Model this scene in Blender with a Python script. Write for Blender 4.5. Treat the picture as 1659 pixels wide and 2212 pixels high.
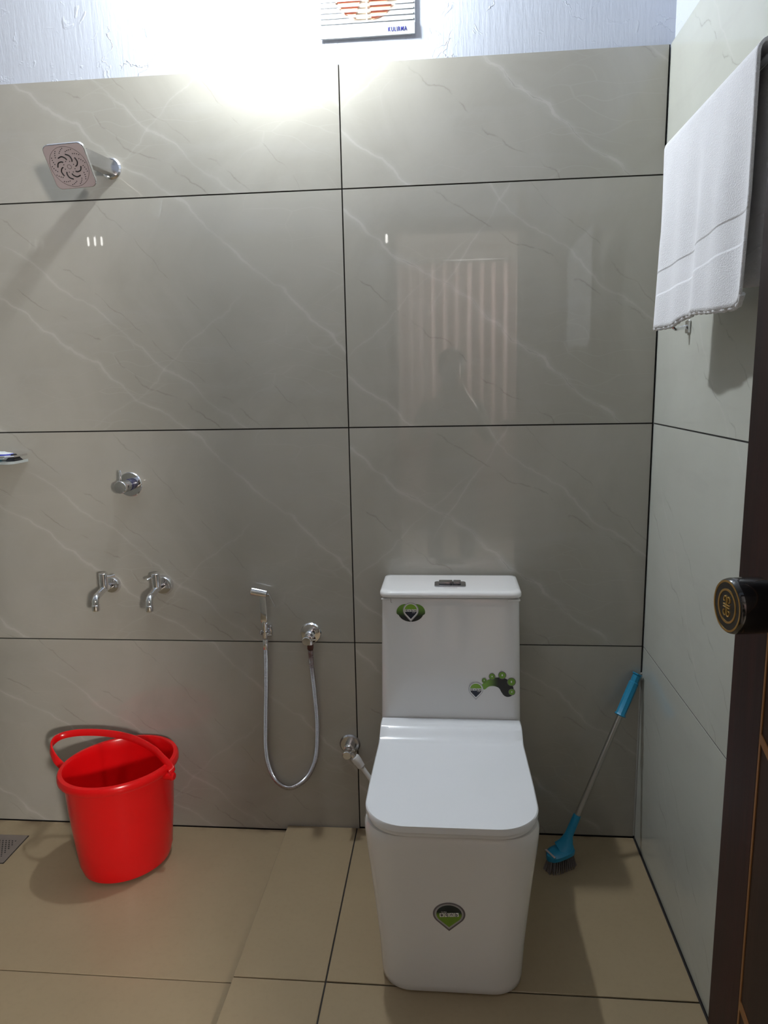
import bpy, bmesh, math, random
from mathutils import Vector, Matrix
for o in list(bpy.data.objects): bpy.data.objects.remove(o)
S = bpy.context.scene
COL = S.collection
PI = math.pi
# ---------------------------------------------------------------- camera
CAM_POS = Vector((0.267, -1.9197, 1.2961))
cam_d = bpy.data.cameras.new('camera'); cam = bpy.data.objects.new('camera', cam_d); COL.objects.link(cam)
r_ = Vector((0.99592543, 0.08800995, -0.01966713)); u_ = Vector((0.00374161, 0.17757164, 0.98410076)); f_ = Vector((-0.09010298, 0.98016456, -0.17651881))
M = Matrix((r_, u_, -f_)).transposed().to_4x4(); M.translation = CAM_POS
cam.matrix_world = M
cam_d.sensor_fit = 'AUTO'; cam_d.sensor_width = 36.0; cam_d.lens = 1552.6 / 2212 * 36.0; cam_d.clip_start = 0.02
S.camera = cam
# ---------------------------------------------------------------- world, exposure
w = bpy.data.worlds.new('world'); S.world = w; w.use_nodes = True
w.node_tree.nodes['Background'].inputs[0].default_value = (0.6, 0.7, 0.9, 1)
w.node_tree.nodes['Background'].inputs[1].default_value = 0.02
S.view_settings.view_transform = 'Standard'; S.view_settings.look = 'None'
S.view_settings.gamma = 1.0; S.view_settings.use_curve_mapping = False
S.view_settings.exposure = 0.13
# ---------------------------------------------------------------- bedroom light behind the doorway, added curtain fill, and the wall bulb
LAMP_POS = Vector((-0.135, -0.125, 2.31))
BULB_STRENGTH = 740.0
MIRROR_STRENGTH = 14.0
BEDROOM_WATTS = 58.0
def area_light(name, loc, size, watts, color, target):
    d = bpy.data.lights.new(name, 'AREA'); d.shape = 'DISK'; d.size = size; d.energy = watts; d.color = color
    o = bpy.data.objects.new(name, d); COL.objects.link(o); o.location = loc
    o.rotation_euler = (Vector(target) - Vector(loc)).to_track_quat('-Z', 'Y').to_euler(); return o
area_light('bedroom_light', (1.42, -3.35, 1.45), 0.26, BEDROOM_WATTS, (1.0, 0.94, 0.88), (-0.9, 0.0, 0.9))
area_light('curtain_fill', (0.5, -3.2, 2.6), 0.5, 30.0, (1.0, 0.93, 0.88), (0.4, -4.25, 1.3))  # added unseen fill, brightens the curtain so its reflection shows in the tiles

# ================================================================ helpers
def link(name, me, mat=None, parent=None, loc=None, rot=None, smooth=None):
    if isinstance(me, bmesh.types.BMesh):
        bm = me; bmesh.ops.recalc_face_normals(bm, faces=bm.faces[:]) if not getattr(link, 'norecalc', False) else None
        me = bpy.data.meshes.new(name); bm.to_mesh(me); bm.free()
    o = bpy.data.objects.new(name, me); COL.objects.link(o)
    if mat:
        me.materials.clear()
        for m in (mat if isinstance(mat, (list, tuple)) else [mat]): me.materials.append(m)
    if parent: o.parent = parent
    if loc is not None: o.location = loc
    if rot is not None: o.rotation_euler = rot
    if smooth is not None:
        for p in me.polygons: p.use_smooth = True
        if smooth < 3:
            me.set_sharp_from_angle(angle=smooth)
    return o
SM = math.radians(35)
def thing(name, label, cat, loc=(0, 0, 0), rot=(0, 0, 0), group=None):
    o = bpy.data.objects.new(name, None); COL.objects.link(o); o.location = loc; o.rotation_euler = rot
    o.empty_display_size = 0.05
    return tag(o, label, cat, group)
def tag(o, label, cat, group=None):
    o['label'] = label; o['category'] = cat
    if group: o['group'] = group
    return o
def struct(o): o['kind'] = 'structure'; return o

def box(bm, x0, x1, y0, y1, z0, z1, bev=0, seg=1):
    vs = [bm.verts.new(p) for p in ((x0,y0,z0),(x1,y0,z0),(x1,y1,z0),(x0,y1,z0),(x0,y0,z1),(x1,y0,z1),(x1,y1,z1),(x0,y1,z1))]
    fs = [bm.faces.new([vs[i] for i in q]) for q in ((3,2,1,0),(4,5,6,7),(0,1,5,4),(1,2,6,5),(2,3,7,6),(3,0,4,7))]
    if bev:
        es = list({e for f in fs for e in f.edges})
        bmesh.ops.bevel(bm, geom=es, offset=bev, segments=seg, affect='EDGES', profile=0.5)
    return bm
def NB(): return bmesh.new()
def bx(x0, x1, y0, y1, z0, z1, bev=0, seg=1): return box(NB(), x0, x1, y0, y1, z0, z1, bev, seg)

def ring_loft(bm, rings, closed=True, cap0=True, cap1=True):
    """rings: list of lists of points (same count)"""
    vr = [[bm.verts.new(p) for p in r] for r in rings]
    n = len(vr[0])
    for a, b in zip(vr[:-1], vr[1:]):
        for i in range(n if closed else n - 1):
            j = (i + 1) % n
            bm.faces.new((a[i], a[j], b[j], b[i]))
    if cap0: bm.faces.new(list(reversed(vr[0])))
    if cap1: bm.faces.new(vr[-1])
    return vr
def basis(d):
    d = Vector(d).normalized()
    a = Vector((0, 0, 1)) if abs(d.z) < 0.9 else Vector((1, 0, 0))
    x = a.cross(d).normalized(); y = d.cross(x).normalized()
    return x, y, d
def lathe(bm, prof, origin=(0, 0, 0), axis=(0, 0, 1), n=32, cap0=True, cap1=True):
    """prof: list of (radius, height along axis)"""
    x, y, d = basis(axis); o = Vector(origin); rings = []
    for r, h in prof:
        rings.append([o + d*h + (x*math.cos(2*PI*i/n) + y*math.sin(2*PI*i/n))*max(r, 1e-5) for i in range(n)])
    ring_loft(bm, rings, True, cap0, cap1); return bm
def frames(pts):
    pts = [Vector(p) for p in pts]; out = []
    t0 = (pts[1]-pts[0]).normalized(); x, y, _ = basis(t0)
    for i, p in enumerate(pts):
        t = (pts[min(i+1, len(pts)-1)] - pts[max(i-1, 0)]).normalized()
        q = t0.rotation_difference(t); x = q @ x; y = q @ y; t0 = t
        out.append((p, x.copy(), y.copy(), t))
    return out
def tube(bm, pts, rad, n=12, cap=True):
    fr = frames(pts); rings = []
    for i, (p, x, y, t) in enumerate(fr):
        r = rad[i] if isinstance(rad, (list, tuple)) else rad
        rings.append([p + (x*math.cos(2*PI*k/n) + y*math.sin(2*PI*k/n))*r for k in range(n)])
    ring_loft(bm, rings, True, cap, cap); return bm
def catmull(P, per=8):
    P = [Vector(p) for p in P]; out = []
    for i in range(len(P)-1):
        p0 = P[max(i-1, 0)]; p1 = P[i]; p2 = P[i+1]; p3 = P[min(i+2, len(P)-1)]
        for k in range(per):
            t = k/per
            out.append(0.5*((2*p1) + (p2-p0)*t + (2*p0-5*p1+4*p2-p3)*t*t + (3*p1-p0-3*p2+p3)*t**3))
    out.append(P[-1]); return out
def resample(P, step):
    out = [P[0]]; acc = 0
    for a, b in zip(P[:-1], P[1:]):
        L = (b-a).length
        while acc + L >= step:
            t = (step-acc)/L; a = a.lerp(b, t); out.append(a.copy()); L = (b-a).length; acc = 0
        acc += L
    return out
def rrect(x0, x1, y0, y1, radii, seg=8):
    """rounded rectangle, radii for corners (x0,y0),(x1,y0),(x1,y1),(x0,y1); ccw from first"""
    out = []
    for (cx, cy, sx, sy, a0), r in zip(((x0, y0, 1, 1, PI), (x1, y0, -1, 1, 1.5*PI), (x1, y1, -1, -1, 0), (x0, y1, 1, -1, .5*PI)), radii):
        ox, oy = cx + sx*r, cy + sy*r
        for k in range(seg+1):
            a = a0 + .5*PI*k/seg
            out.append((ox + r*math.cos(a), oy + r*math.sin(a)))
    return out
def poly_extrude(bm, pts, z0, z1, fn=lambda x, y, z: (x, y, z)):
    ring_loft(bm, [[fn(x, y, z0) for x, y in pts], [fn(x, y, z1) for x, y in pts]]); return bm
def xf(bm, mat): bm.transform(mat); return bm

# ---------------------------------------------------------------- materials
def nmat(name):
    m = bpy.data.materials.new(name); m.use_nodes = True; nt = m.node_tree
    return m, nt, nt.nodes['Principled BSDF']
def N(nt, typ, **kw):
    n = nt.nodes.new(typ)
    for k, v in kw.items():
        if k.startswith('i_'): n.inputs[k[2:]].default_value = v
        elif k.startswith('n'): n.inputs[int(k[1:])].default_value = v if not isinstance(v, tuple) else v
        else: setattr(n, k, v)
    return n
def noise(nt, vec, scale, detail=4, rough=.5, dist=0):
    n = nt.nodes.new('ShaderNodeTexNoise'); n.inputs['Scale'].default_value = scale; n.inputs['Detail'].default_value = detail
    n.inputs['Roughness'].default_value = rough; n.inputs['Distortion'].default_value = dist
    if vec is not None: nt.links.new(vec, n.inputs['Vector'])
    return n.outputs['Fac']
def mth(nt, op, a, b=None, c=None, clamp=False):
    n = nt.nodes.new('ShaderNodeMath'); n.operation = op; n.use_clamp = clamp
    for i, v in enumerate((a, b, c)):
        if v is None: continue
        if isinstance(v, (int, float)): n.inputs[i].default_value = v
        else: nt.links.new(v, n.inputs[i])
    return n.outputs[0]
def mixc(nt, fac, a, b):
    n = nt.nodes.new('ShaderNodeMix'); n.data_type = 'RGBA'
    for i, v in ((0, fac), (6, a), (7, b)):
        if isinstance(v, (int, float)): n.inputs[i].default_value = v
        elif isinstance(v, tuple): n.inputs[i].default_value = (*v, 1) if len(v) == 3 else v
        else: nt.links.new(v, n.inputs[i])
    return n.outputs[2]
def mapr(nt, v, a, b, c=0., d=1., smooth=True):
    n = nt.nodes.new('ShaderNodeMapRange'); n.interpolation_type = 'SMOOTHSTEP' if smooth else 'LINEAR'
    nt.links.new(v, n.inputs[0])
    for i, x in enumerate((a, b, c, d)): n.inputs[i+1].default_value = x
    return n.outputs[0]
def objco(nt):
    return nt.nodes.new('ShaderNodeTexCoord').outputs['Object']
def bump(nt, bsdf, h, strength=.2, dist=.01):
    b = nt.nodes.new('ShaderNodeBump'); b.inputs['Strength'].default_value = strength; b.inputs['Distance'].default_value = dist
    nt.links.new(h, b.inputs['Height']); nt.links.new(b.outputs[0], bsdf.inputs['Normal'])
def simple(name, col, rough=.4, metal=0., spec=.5, coat=0., var=0.03, bmp=0, bscale=60, sub=0):
    m, nt, b = nmat(name)
    v = noise(nt, objco(nt), 14, 3)
    c = mixc(nt, v, tuple(max(0, x*(1-var*2)) for x in col), tuple(min(1, x*(1+var*2)) for x in col))
    nt.links.new(c, b.inputs['Base Color'])
    b.inputs['Roughness'].default_value = rough; b.inputs['Metallic'].default_value = metal
    b.inputs['Specular IOR Level'].default_value = spec; b.inputs['Coat Weight'].default_value = coat
    b.inputs['Coat Roughness'].default_value = .05
    if sub: b.inputs['Subsurface Weight'].default_value = sub; b.inputs['Subsurface Radius'].default_value = (.02, .005, .005)
    if bmp: bump(nt, b, noise(nt, objco(nt), bscale, 4), bmp, .002)
    return m

def tile_mat(name, veins, cracks, base=((.462, .440, .385), (.402, .382, .330))):
    """glossy porcelain print; veins/cracks = lines (u0,v0,slope,width,strength,u_min,u_max) in tile coordinates"""
    m, nt, b = nmat(name)
    co = objco(nt)
    sep = nt.nodes.new('ShaderNodeSeparateXYZ'); nt.links.new(co, sep.inputs[0]); u, v = sep.outputs[0], sep.outputs[2]
    big = noise(nt, co, 2.6, 6, .6, .6)
    col = mixc(nt, mapr(nt, big, .3, .7), base[0], base[1])
    # soft diagonal clouding
    mp = nt.nodes.new('ShaderNodeMapping'); mp.inputs['Rotation'].default_value = (0, math.radians(-37), 0); mp.inputs['Scale'].default_value = (1.2, 1, 7)
    nt.links.new(co, mp.inputs[0])
    cl = noise(nt, mp.outputs[0], 2.0, 5, .6, .3)
    col = mixc(nt, mth(nt, 'MULTIPLY', mapr(nt, cl, .5, .75), .35), col, (.46, .445, .41))
    w1 = mth(nt, 'MULTIPLY', mth(nt, 'SUBTRACT', noise(nt, co, 5.0, 3, .55), .5), .115)
    w2 = mth(nt, 'MULTIPLY', mth(nt, 'SUBTRACT', noise(nt, co, 26.0, 4, .6), .5), .022)
    wob = mth(nt, 'ADD', w1, w2)
    def line(L):
        u0, v0, s, wd, st, ua, ub = L
        d = mth(nt, 'SUBTRACT', mth(nt, 'SUBTRACT', v, v0), mth(nt, 'MULTIPLY', mth(nt, 'SUBTRACT', u, u0), s))
        d = mth(nt, 'ABSOLUTE', mth(nt, 'ADD', d, wob))
        k = mth(nt, 'ADD', mth(nt, 'MULTIPLY', mapr(nt, d, wd*.15, wd*.5, 1, 0), .6), mth(nt, 'MULTIPLY', mapr(nt, d, 0, wd*1.8, 1, 0), .4))
        k = mth(nt, 'MULTIPLY', k, mapr(nt, u, ua-.05, ua+.03))
        k = mth(nt, 'MULTIPLY', k, mapr(nt, u, ub-.03, ub+.05, 1, 0))
        return mth(nt, 'MULTIPLY', k, st)
    brk = mapr(nt, noise(nt, co, 9, 3), .3, .6, .35, 1)
    for L in veins:
        col = mixc(nt, mth(nt, 'MULTIPLY', mth(nt, 'MULTIPLY', line(L), brk), .48), col, (.66, .645, .61))
    for L in cracks:
        col = mixc(nt, mth(nt, 'MULTIPLY', line(L), mapr(nt, noise(nt, co, 16, 3), .42, .6, 0, .6)), col, (.14, .12, .09))
    # faint hair lines in several directions
    vo = nt.nodes.new('ShaderNodeTexVoronoi'); vo.feature = 'DISTANCE_TO_EDGE'; vo.inputs['Scale'].default_value = 2.2
    ad = nt.nodes.new('ShaderNodeVectorMath'); ad.operation = 'ADD'; nt.links.new(mp.outputs[0], ad.inputs[0])
    nn = nt.nodes.new('ShaderNodeTexNoise'); nn.inputs['Scale'].default_value = 3; nt.links.new(co, nn.inputs['Vector']); nt.links.new(nn.outputs['Color'], ad.inputs[1])
    nt.links.new(ad.outputs[0], vo.inputs['Vector'])
    hair = mth(nt, 'MULTIPLY', mapr(nt, vo.outputs[0], 0.0, .022, 1, 0), mapr(nt, noise(nt, co, 3, 2),   .45, .65, 0, .16))
    col = mixc(nt, hair, col, (.55, .53, .49))
    nt.links.new(col, b.inputs['Base Color'])
    b.inputs['Roughness'].default_value = .022; b.inputs['Specular IOR Level'].default_value = .6
    bump(nt, b, noise(nt, co, 3.0, 2), .012, .01)
    return m

VR = [(.0, .545, -.757, .012, .85, -1, 1.3), (.29, .40, 1.6, .009, .55, .25, .50), (.35, .60, -.80, .009, .55, .34, 1.3), (-.35, .40, -.76, .010, .7, -.6, .4), (.02, .20, .9, .006, .35, .0, .3)]
CR = [(.0, .545, -.757, .0035, .45, .15, 1.2), (.0, .40, -.74, .003, .5, -.1, .7), (.3, .55, -.62, .003, .5, .25, 1.2), (.45, .62, -.95, .0025, .4, .4, 1.2)]
VL = [(-.0, .17, -.75, .011, .8, -1.4, .4), (.35, .45, -.80, .009, .55, .3, 1.5), (.75, .62, -.95, .012, .7, .6, 1.5), (.0, .52, -.68, .010, .7, -.1, 1.3), (.55, .05, .8, .007, .35, .5, .9)]
CL = [(.0, .58, -.68, .003, .55, -.1, 1.4), (.25, .60, -.85, .003, .45, .2, 1.4), (.55, .60, -1.1, .0025, .4, .5, 1.4), (.0, .12, -.62, .003, .4, -.1, 1.2)]
MAT_TR = tile_mat('wall_tile_right_print', VR, CR)
MAT_TL = tile_mat('wall_tile_left_print', VL, CL)
VS = [(.0, .55, -1.1, .007, .5, -1, 1.3), (.55, .6, -1.0, .007, .4, .3, 1.3)]
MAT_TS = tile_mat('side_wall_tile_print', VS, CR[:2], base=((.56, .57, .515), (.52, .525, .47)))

def floor_mat(name, c0, c1):
    m, nt, b = nmat(name); co = objco(nt)
    geo = nt.nodes.new('ShaderNodeNewGeometry').outputs['Position']
    col = mixc(nt, noise(nt, geo, 5, 6, .6, .4), c0, c1)
    sp = noise(nt, geo, 90, 2)
    col = mixc(nt, mapr(nt, sp, .45, .8, 0, .12), col, tuple(x*.72 for x in c1))
    # brown blotches along the foot of the back wall
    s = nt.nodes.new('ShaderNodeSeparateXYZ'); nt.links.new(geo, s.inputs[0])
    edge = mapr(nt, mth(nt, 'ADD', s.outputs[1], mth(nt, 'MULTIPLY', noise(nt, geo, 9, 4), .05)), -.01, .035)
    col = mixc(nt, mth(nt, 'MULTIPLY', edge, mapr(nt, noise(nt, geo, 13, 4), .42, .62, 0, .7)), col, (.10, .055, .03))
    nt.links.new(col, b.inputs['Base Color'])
    b.inputs['Specular IOR Level'].default_value = .4
    nt.links.new(mapr(nt, noise(nt, geo, 20, 3), .3, .7, .28, .34), b.inputs['Roughness'])
    bump(nt, b, noise(nt, geo, 60, 2), .02, .001)
    return m
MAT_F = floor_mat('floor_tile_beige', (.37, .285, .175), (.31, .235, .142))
MAT_GROUT = simple('dark_joint', (.012, .011, .010), .8)
MAT_GROUT_F = simple('floor_joint', (.03, .026, .024), .8)
MAT_SEAL = simple('pale_corner_sealant', (.36, .35, .32), .7, bmp=.4, bscale=120)

def paint_mat():
    m, nt, b = nmat('white_wall_paint')
    geo = nt.nodes.new('ShaderNodeNewGeometry').outputs['Position']
    col = mixc(nt, noise(nt, geo, 3, 4), (.55, .585, .665), (.61, .64, .71))
    mp = nt.nodes.new('ShaderNodeMapping'); mp.inputs['Scale'].default_value = (9, 9, 1.2); nt.links.new(geo, mp.inputs[0])
    br = noise(nt, mp.outputs[0], 14, 5, .6)
    blob = mapr(nt, noise(nt, geo, 17, 4, .6, 1.2), .60, .72)
    vo = nt.nodes.new('ShaderNodeTexVoronoi'); vo.feature = 'DISTANCE_TO_EDGE'; vo.inputs['Scale'].default_value = 4.5
    ad = nt.nodes.new('ShaderNodeVectorMath'); ad.operation = 'MULTIPLY_ADD'; ad.inputs[1].default_value = (.35, .35, .35)
    nn = nt.nodes.new('ShaderNodeTexNoise'); nn.inputs['Scale'].default_value = 7; nn.inputs['Detail'].default_value = 6; nt.links.new(geo, nn.inputs['Vector'])
    nt.links.new(nn.outputs['Color'], ad.inputs[0]); nt.links.new(geo, ad.inputs[2]); nt.links.new(ad.outputs[0], vo.inputs['Vector'])
    crk = mth(nt, 'MULTIPLY', mapr(nt, vo.outputs[0], 0, .012, 1, 0), mapr(nt, noise(nt, geo, 5, 2), .5, .62))
    h = mth(nt, 'ADD', mth(nt, 'MULTIPLY', br, .6), mth(nt, 'ADD', mth(nt, 'MULTIPLY', blob, .5), mth(nt, 'MULTIPLY', crk, 1.3)))
    nt.links.new(col, b.inputs['Base Color']); b.inputs['Roughness'].default_value = .55
    bump(nt, b, h, .35, .004); return m
MAT_PAINT = paint_mat()
MAT_CEIL = simple('ceiling_paint', (.52, .53, .55), .7, bmp=.1)
MAT_BEDWALL = simple('bedroom_wall_paint', (.55, .50, .46), .7)

# ================================================================ setting
W = 0.7932; XL = -1.75; YF = -1.93; CEIL = 2.75
Z1, Z2, Z3, Z4, ZL = .575, 1.1805, 1.782, 2.0722, -.0167
TT = .010; GAP = .0034
def tile_mesh(w_, h_, t=TT, bev=0):
    return bx(0, w_, -t, 0, 0, h_, bev) if bev else bx(0, w_, -t, 0, 0, h_)
_tm = {}
def tile(parent, x0, x1, z0, z1, mat, rotz=0, origin=None):
    """a wall tile: local x along wall, face towards local -y"""
    key = (round(x1-x0, 4), round(z1-z0, 4), mat.name)
    if key not in _tm:
        bm = tile_mesh(x1-x0-GAP, z1-z0-GAP); me = bpy.data.meshes.new('tile'); bmesh.ops.recalc_face_normals(bm, faces=bm.faces[:])
        bm.to_mesh(me); bm.free(); me.materials.append(mat); _tm[key] = me
    o = bpy.data.objects.new('tile', _tm[key]); COL.objects.link(o); o.parent = parent
    o.location = (x0+GAP/2, TT, z0+GAP/2)
    return o
rows = [(0, Z1), (Z1, Z2), (Z2, Z3), (Z3, Z4)]
# back wall: plaster at y=+.012; tile faces at y=0
wb = struct(link('wall_back', bx(XL-.15, W+.15, .012, .14, -.12, CEIL+.1), MAT_PAINT))
link('joint_filler', bx(XL, W, .004, .0118, -.05, Z4-.0005), MAT_GROUT, wb)
for (a, b) in rows:
    tile(wb, 0, W-.002, a, b, MAT_TR)
    lo = a if a else ZL
    tile(wb, -1.2, 0, lo, b, MAT_TL)
    tile(wb, XL+.002, -1.2, lo, b, MAT_TR)
# right wall: faces at x=W ; local frame rotated -90 deg
wr = struct(link('wall_right', bx(0, 2.2, .012, .14, -.12, CEIL+.1), MAT_PAINT, None, (W, .012, 0), (0, 0, -PI/2)))
link('joint_filler', bx(.012, 1.95, .0012, .0118, -.05, Z4-.0005), MAT_GROUT, wr)
link('corner_sealant', bx(.0115, .0165, -.0045, .004, .005, .50, .0015), MAT_SEAL, wr)
for (a, b) in rows:
    tile(wr, .0135, 1.212, a, b, MAT_TS); tile(wr, 1.212, 1.94, a, b, MAT_TS)
wl = struct(link('wall_left', bx(-2.2, 0, .012, .14, -.12, CEIL+.1), MAT_PAINT, None, (XL, .012, 0), (0, 0, PI/2)))
link('joint_filler', bx(-1.95, -.012, .004, .0118, -.05, Z4-.0005), MAT_GROUT, wl)
for (a, b) in rows:
    tile(wl, -1.212, -.0135, a if a else ZL, b, MAT_TS); tile(wl, -1.94, -1.212, a if a else ZL, b, MAT_TS)
# front wall with the doorway
DX0, DX1, DZ = 0.0, 0.655, 2.06
bm = NB()
box(bm, XL-.15, DX0-.05, YF-.12, YF-.012, -.12, CEIL+.1); box(bm, DX1+.05, W+.15, YF-.12, YF-.012, -.12, CEIL+.1); box(bm, DX0-.05, DX1+.05, YF-.12, YF-.012, DZ+.05, CEIL+.1)
wf = struct(link('wall_front', bm, MAT_PAINT))
for (a, b) in rows[:-1] + [(Z3, Z4)]:
    for xa, xb, m in ((XL, -.651, MAT_TL), (-.651, DX0-.05, MAT_TR), (DX1+.05, W, MAT_TS)):
        t = tile(wf, 0, xb-xa, a if a else (ZL if xb < 0 else 0), b, m); t.rotation_euler = (0, 0, PI); t.location = (xb-GAP/2, YF-TT, (a if a else 0)+GAP/2)
# ceiling
struct(link('ceiling', bx(XL-.15, W+.15, YF-.12, .14, CEIL, CEIL+.12), MAT_CEIL))
# floor: slab with tiles as parts
XB, XF, D1 = -.2176, -.0081, .5617
fl = struct(link('floor', bx(XL-.15, W+.15, YF-.12, .14, -.14, -.030), MAT_GROUT_F))
link('screed', bx(XB+.001, W, YF-.1, -.001, -.0298, -.004), MAT_GROUT_F, fl)
link('screed', bx(XL, XB, YF, -.001, -.0298, ZL-.0025), simple('brown_joint', (.12, .085, .055), .8), fl)
def ftile(x0, x1, y0, y1, top, th, g=.003):
    o = link('tile', bx(0, x1-x0-g, 0, y1-y0-g, -th, 0, .0008), MAT_F, fl, (x0+g/2, y0+g/2, top)); return o
ys = [0-.003, -D1, -D1-.60, -D1-1.20, YF-.11]
for ya, yb in zip(ys[:-1], ys[1:]):
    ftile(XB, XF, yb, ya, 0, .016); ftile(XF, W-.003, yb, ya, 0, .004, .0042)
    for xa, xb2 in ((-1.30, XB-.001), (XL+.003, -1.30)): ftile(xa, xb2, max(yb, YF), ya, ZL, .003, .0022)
# ---------------------------------------------------------------- doorway trim (wooden frame)
def wood_mat(name, c0, c1, rough=.5, coat=.08, sc=1.0):
    m, nt, b = nmat(name); co = objco(nt)
    mp = nt.nodes.new('ShaderNodeMapping'); mp.inputs['Scale'].default_value = (14*sc, 14*sc, .9*sc); nt.links.new(co, mp.inputs[0])
    b.inputs['Specular IOR Level'].default_value = .3; g = noise(nt, mp.outputs[0], 3.2, 6, .65, .8)
    col = mixc(nt, mapr(nt, g, .3, .7), c0, c1); nt.links.new(col, b.inputs['Base Color'])
    b.inputs['Roughness'].default_value = rough; b.inputs['Coat Weight'].default_value = coat; b.inputs['Coat Roughness'].default_value = .2
    bump(nt, b, g, .12, .002); return m
MAT_WOOD = wood_mat('dark_red_wood', (.030, .0075, .006), (.013, .005, .0045))
MAT_WOOD2 = wood_mat('dark_brown_veneer', (.030, .014, .008), (.014, .007, .005), sc=.8)
MAT_INLAY = simple('gold_brown_inlay', (.22, .10, .028), .4, var=.08)
bm = NB()
box(bm, DX0-.05, DX0, YF-.12, YF+.004, 0, DZ); box(bm, DX1, DX1+.05, YF-.12, YF+.004, 0, DZ); box(bm, DX0-.05, DX1+.05, YF-.12, YF+.004, DZ, DZ+.05)
struct(link('trim_1', bm, MAT_WOOD))
# ---------------------------------------------------------------- open door leaf (x local from free edge to hinge, y local: visible face at y=0)
DW = .73
ang = math.atan2(-.993, .122)
dr = struct(thing('door_1', 'dark wooden door', 'door', (.551, -1.205, 0), (0, 0, ang)))
del dr['label']; del dr['category']
# local +x runs to hinge (towards camera), local -y faces the toilet
GX = .0585
def dp(name, bm, mat, **k): return link(name, bm, mat, dr, **k)
dp('stile', bx(0, GX-.0012, 0, .034, .012, 2.05, .0015), MAT_WOOD)
dp('stile', bx(DW-.10, DW, 0, .034, .012, 2.05, .0015), MAT_WOOD)
dp('panel', bx(GX+.0012, DW-.1, .0005, .033, .012, 2.05), MAT_WOOD2)
dp('inlay_strip', bx(GX-.0012, GX+.0012, -.0004, .030, .012, 2.05), MAT_INLAY)
dp('inlay_strip', bx(DW-.103, DW-.1005, -.0004, .030, .012, 2.05), MAT_INLAY)
for k in range(-2, 4):
    zt = .965 - k*.29
    if zt-.42 < .03 or zt > 2.0: continue
    bm = NB(); a = (GX+.001, zt); b2 = (DW-.104, zt-.36)
    ring_loft(bm, [[(a[0], -.0005, a[1]), (b2[0], -.0005, b2[1]), (b2[0], -.0005, b2[1]-.010), (a[0], -.0005, a[1]-.010)], [(a[0], .002, a[1]), (b2[0], .002, b2[1]), (b2[0], .002, b2[1]-.010), (a[0], .002, a[1]-.010)]])
    dp('diagonal_inlay', bm, MAT_INLAY)
MAT_BLACK = simple('black_gloss_lacquer', (.006, .006, .007), .12, coat=.5)
MAT_GOLD = simple('brushed_gold', (.62, .40, .13), .32, metal=1)
kb = dp('door_knob', lathe(NB(), [(.0235, .0), (.0235, .006), (.012, .010), (.011, .022), (.0225, .027), (.0243, .031), (.0243, .0555), (.0232, .0592), (.0222, .060)], (0, 0, 0), (0, -1, 0), 48), MAT_BLACK, loc=(.1155-.0205, 0, 1.103), smooth=SM)
def annulus(r0, r1, y0, y1, n=48):
    bm = NB(); P = []
    for r, y in ((r0, y0), (r1, y0), (r1, y1), (r0, y1)): P.append([(r*math.cos(2*PI*i/n), y, r*math.sin(2*PI*i/n)) for i in range(n)])
    ring_loft(bm, P + [P[0]], True, False, False); bmesh.ops.remove_doubles(bm, verts=bm.verts[:], dist=1e-6); return bm
link('gold_ring', annulus(.0205, .0222, -.0598, -.0604), MAT_GOLD, kb)
link('gold_ring', annulus(.0132, .0150, -.0598, -.0604), MAT_GOLD, kb)
bm = NB()
for sx in (1, -1):
    for sz in (1, -1):
        P = [(sx*.0008, 0, -sz*.001), (sx*.0008, 0, sz*.0066), (sx*.0018, 0, sz*.0082), (sx*.0034, 0, sz*.0082), (sx*.0048, 0, sz*.0066), (sx*.0050, 0, sz*.0045), (sx*.0036, 0, sz*.0036)]
        tube(bm, [(p[0], -.0603, p[2]) for p in catmull(P, 4)], .00062, 6)
tube(bm, [(-.0052, -.0603, .0011), (.0052, -.0603, .0011)], .0006, 6); tube(bm, [(-.0052, -.0603, -.0011), (.0052, -.0603, -.0011)], .0006, 6)
link('emblem', bm, MAT_GOLD, kb)
# hinges
for hz in (.25, 1.05, 1.85):
    dp('hinge', lathe(NB(), [(.006, 0), (.006, .09)], (DW+.004, .004, hz), (0, 0, 1), 12), simple('hinge_steel', (.5, .5, .5), .3, 1.0), smooth=SM)

# ---------------------------------------------------------------- bedroom behind (seen only mirrored in the gloss tiles)
BY0, BY1, BX0, BX1 = YF-.12, -4.6, -1.8, 2.3
struct(link('floor', bx(BX0, BX1, BY1, BY0, -.1, -.001), simple('bedroom_floor_tile', (.45, .40, .33), .2)))
struct(link('wall_far', bx(BX0, BX1, BY1-.1, BY1, -.1, CEIL+.1), MAT_BEDWALL))
struct(link('wall_bedroom_left', bx(BX0-.1, BX0, BY1-.1, BY0, -.1, CEIL+.1), MAT_BEDWALL))
struct(link('wall_bedroom_right', bx(BX1, BX1+.1, BY1-.1, BY0, -.1, CEIL+.1), MAT_BEDWALL))
struct(link('wall_bedroom_near', bx(W+.15, BX1, BY0, BY0+.1, -.1, CEIL+.1), MAT_BEDWALL))
struct(link('wall_bedroom_near', bx(BX0, XL-.15, BY0, BY0+.1, -.1, CEIL+.1), MAT_BEDWALL))
struct(link('ceiling', bx(BX0-.1, BX1+.1, BY1-.1, BY0, CEIL, CEIL+.1), MAT_CEIL))
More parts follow.
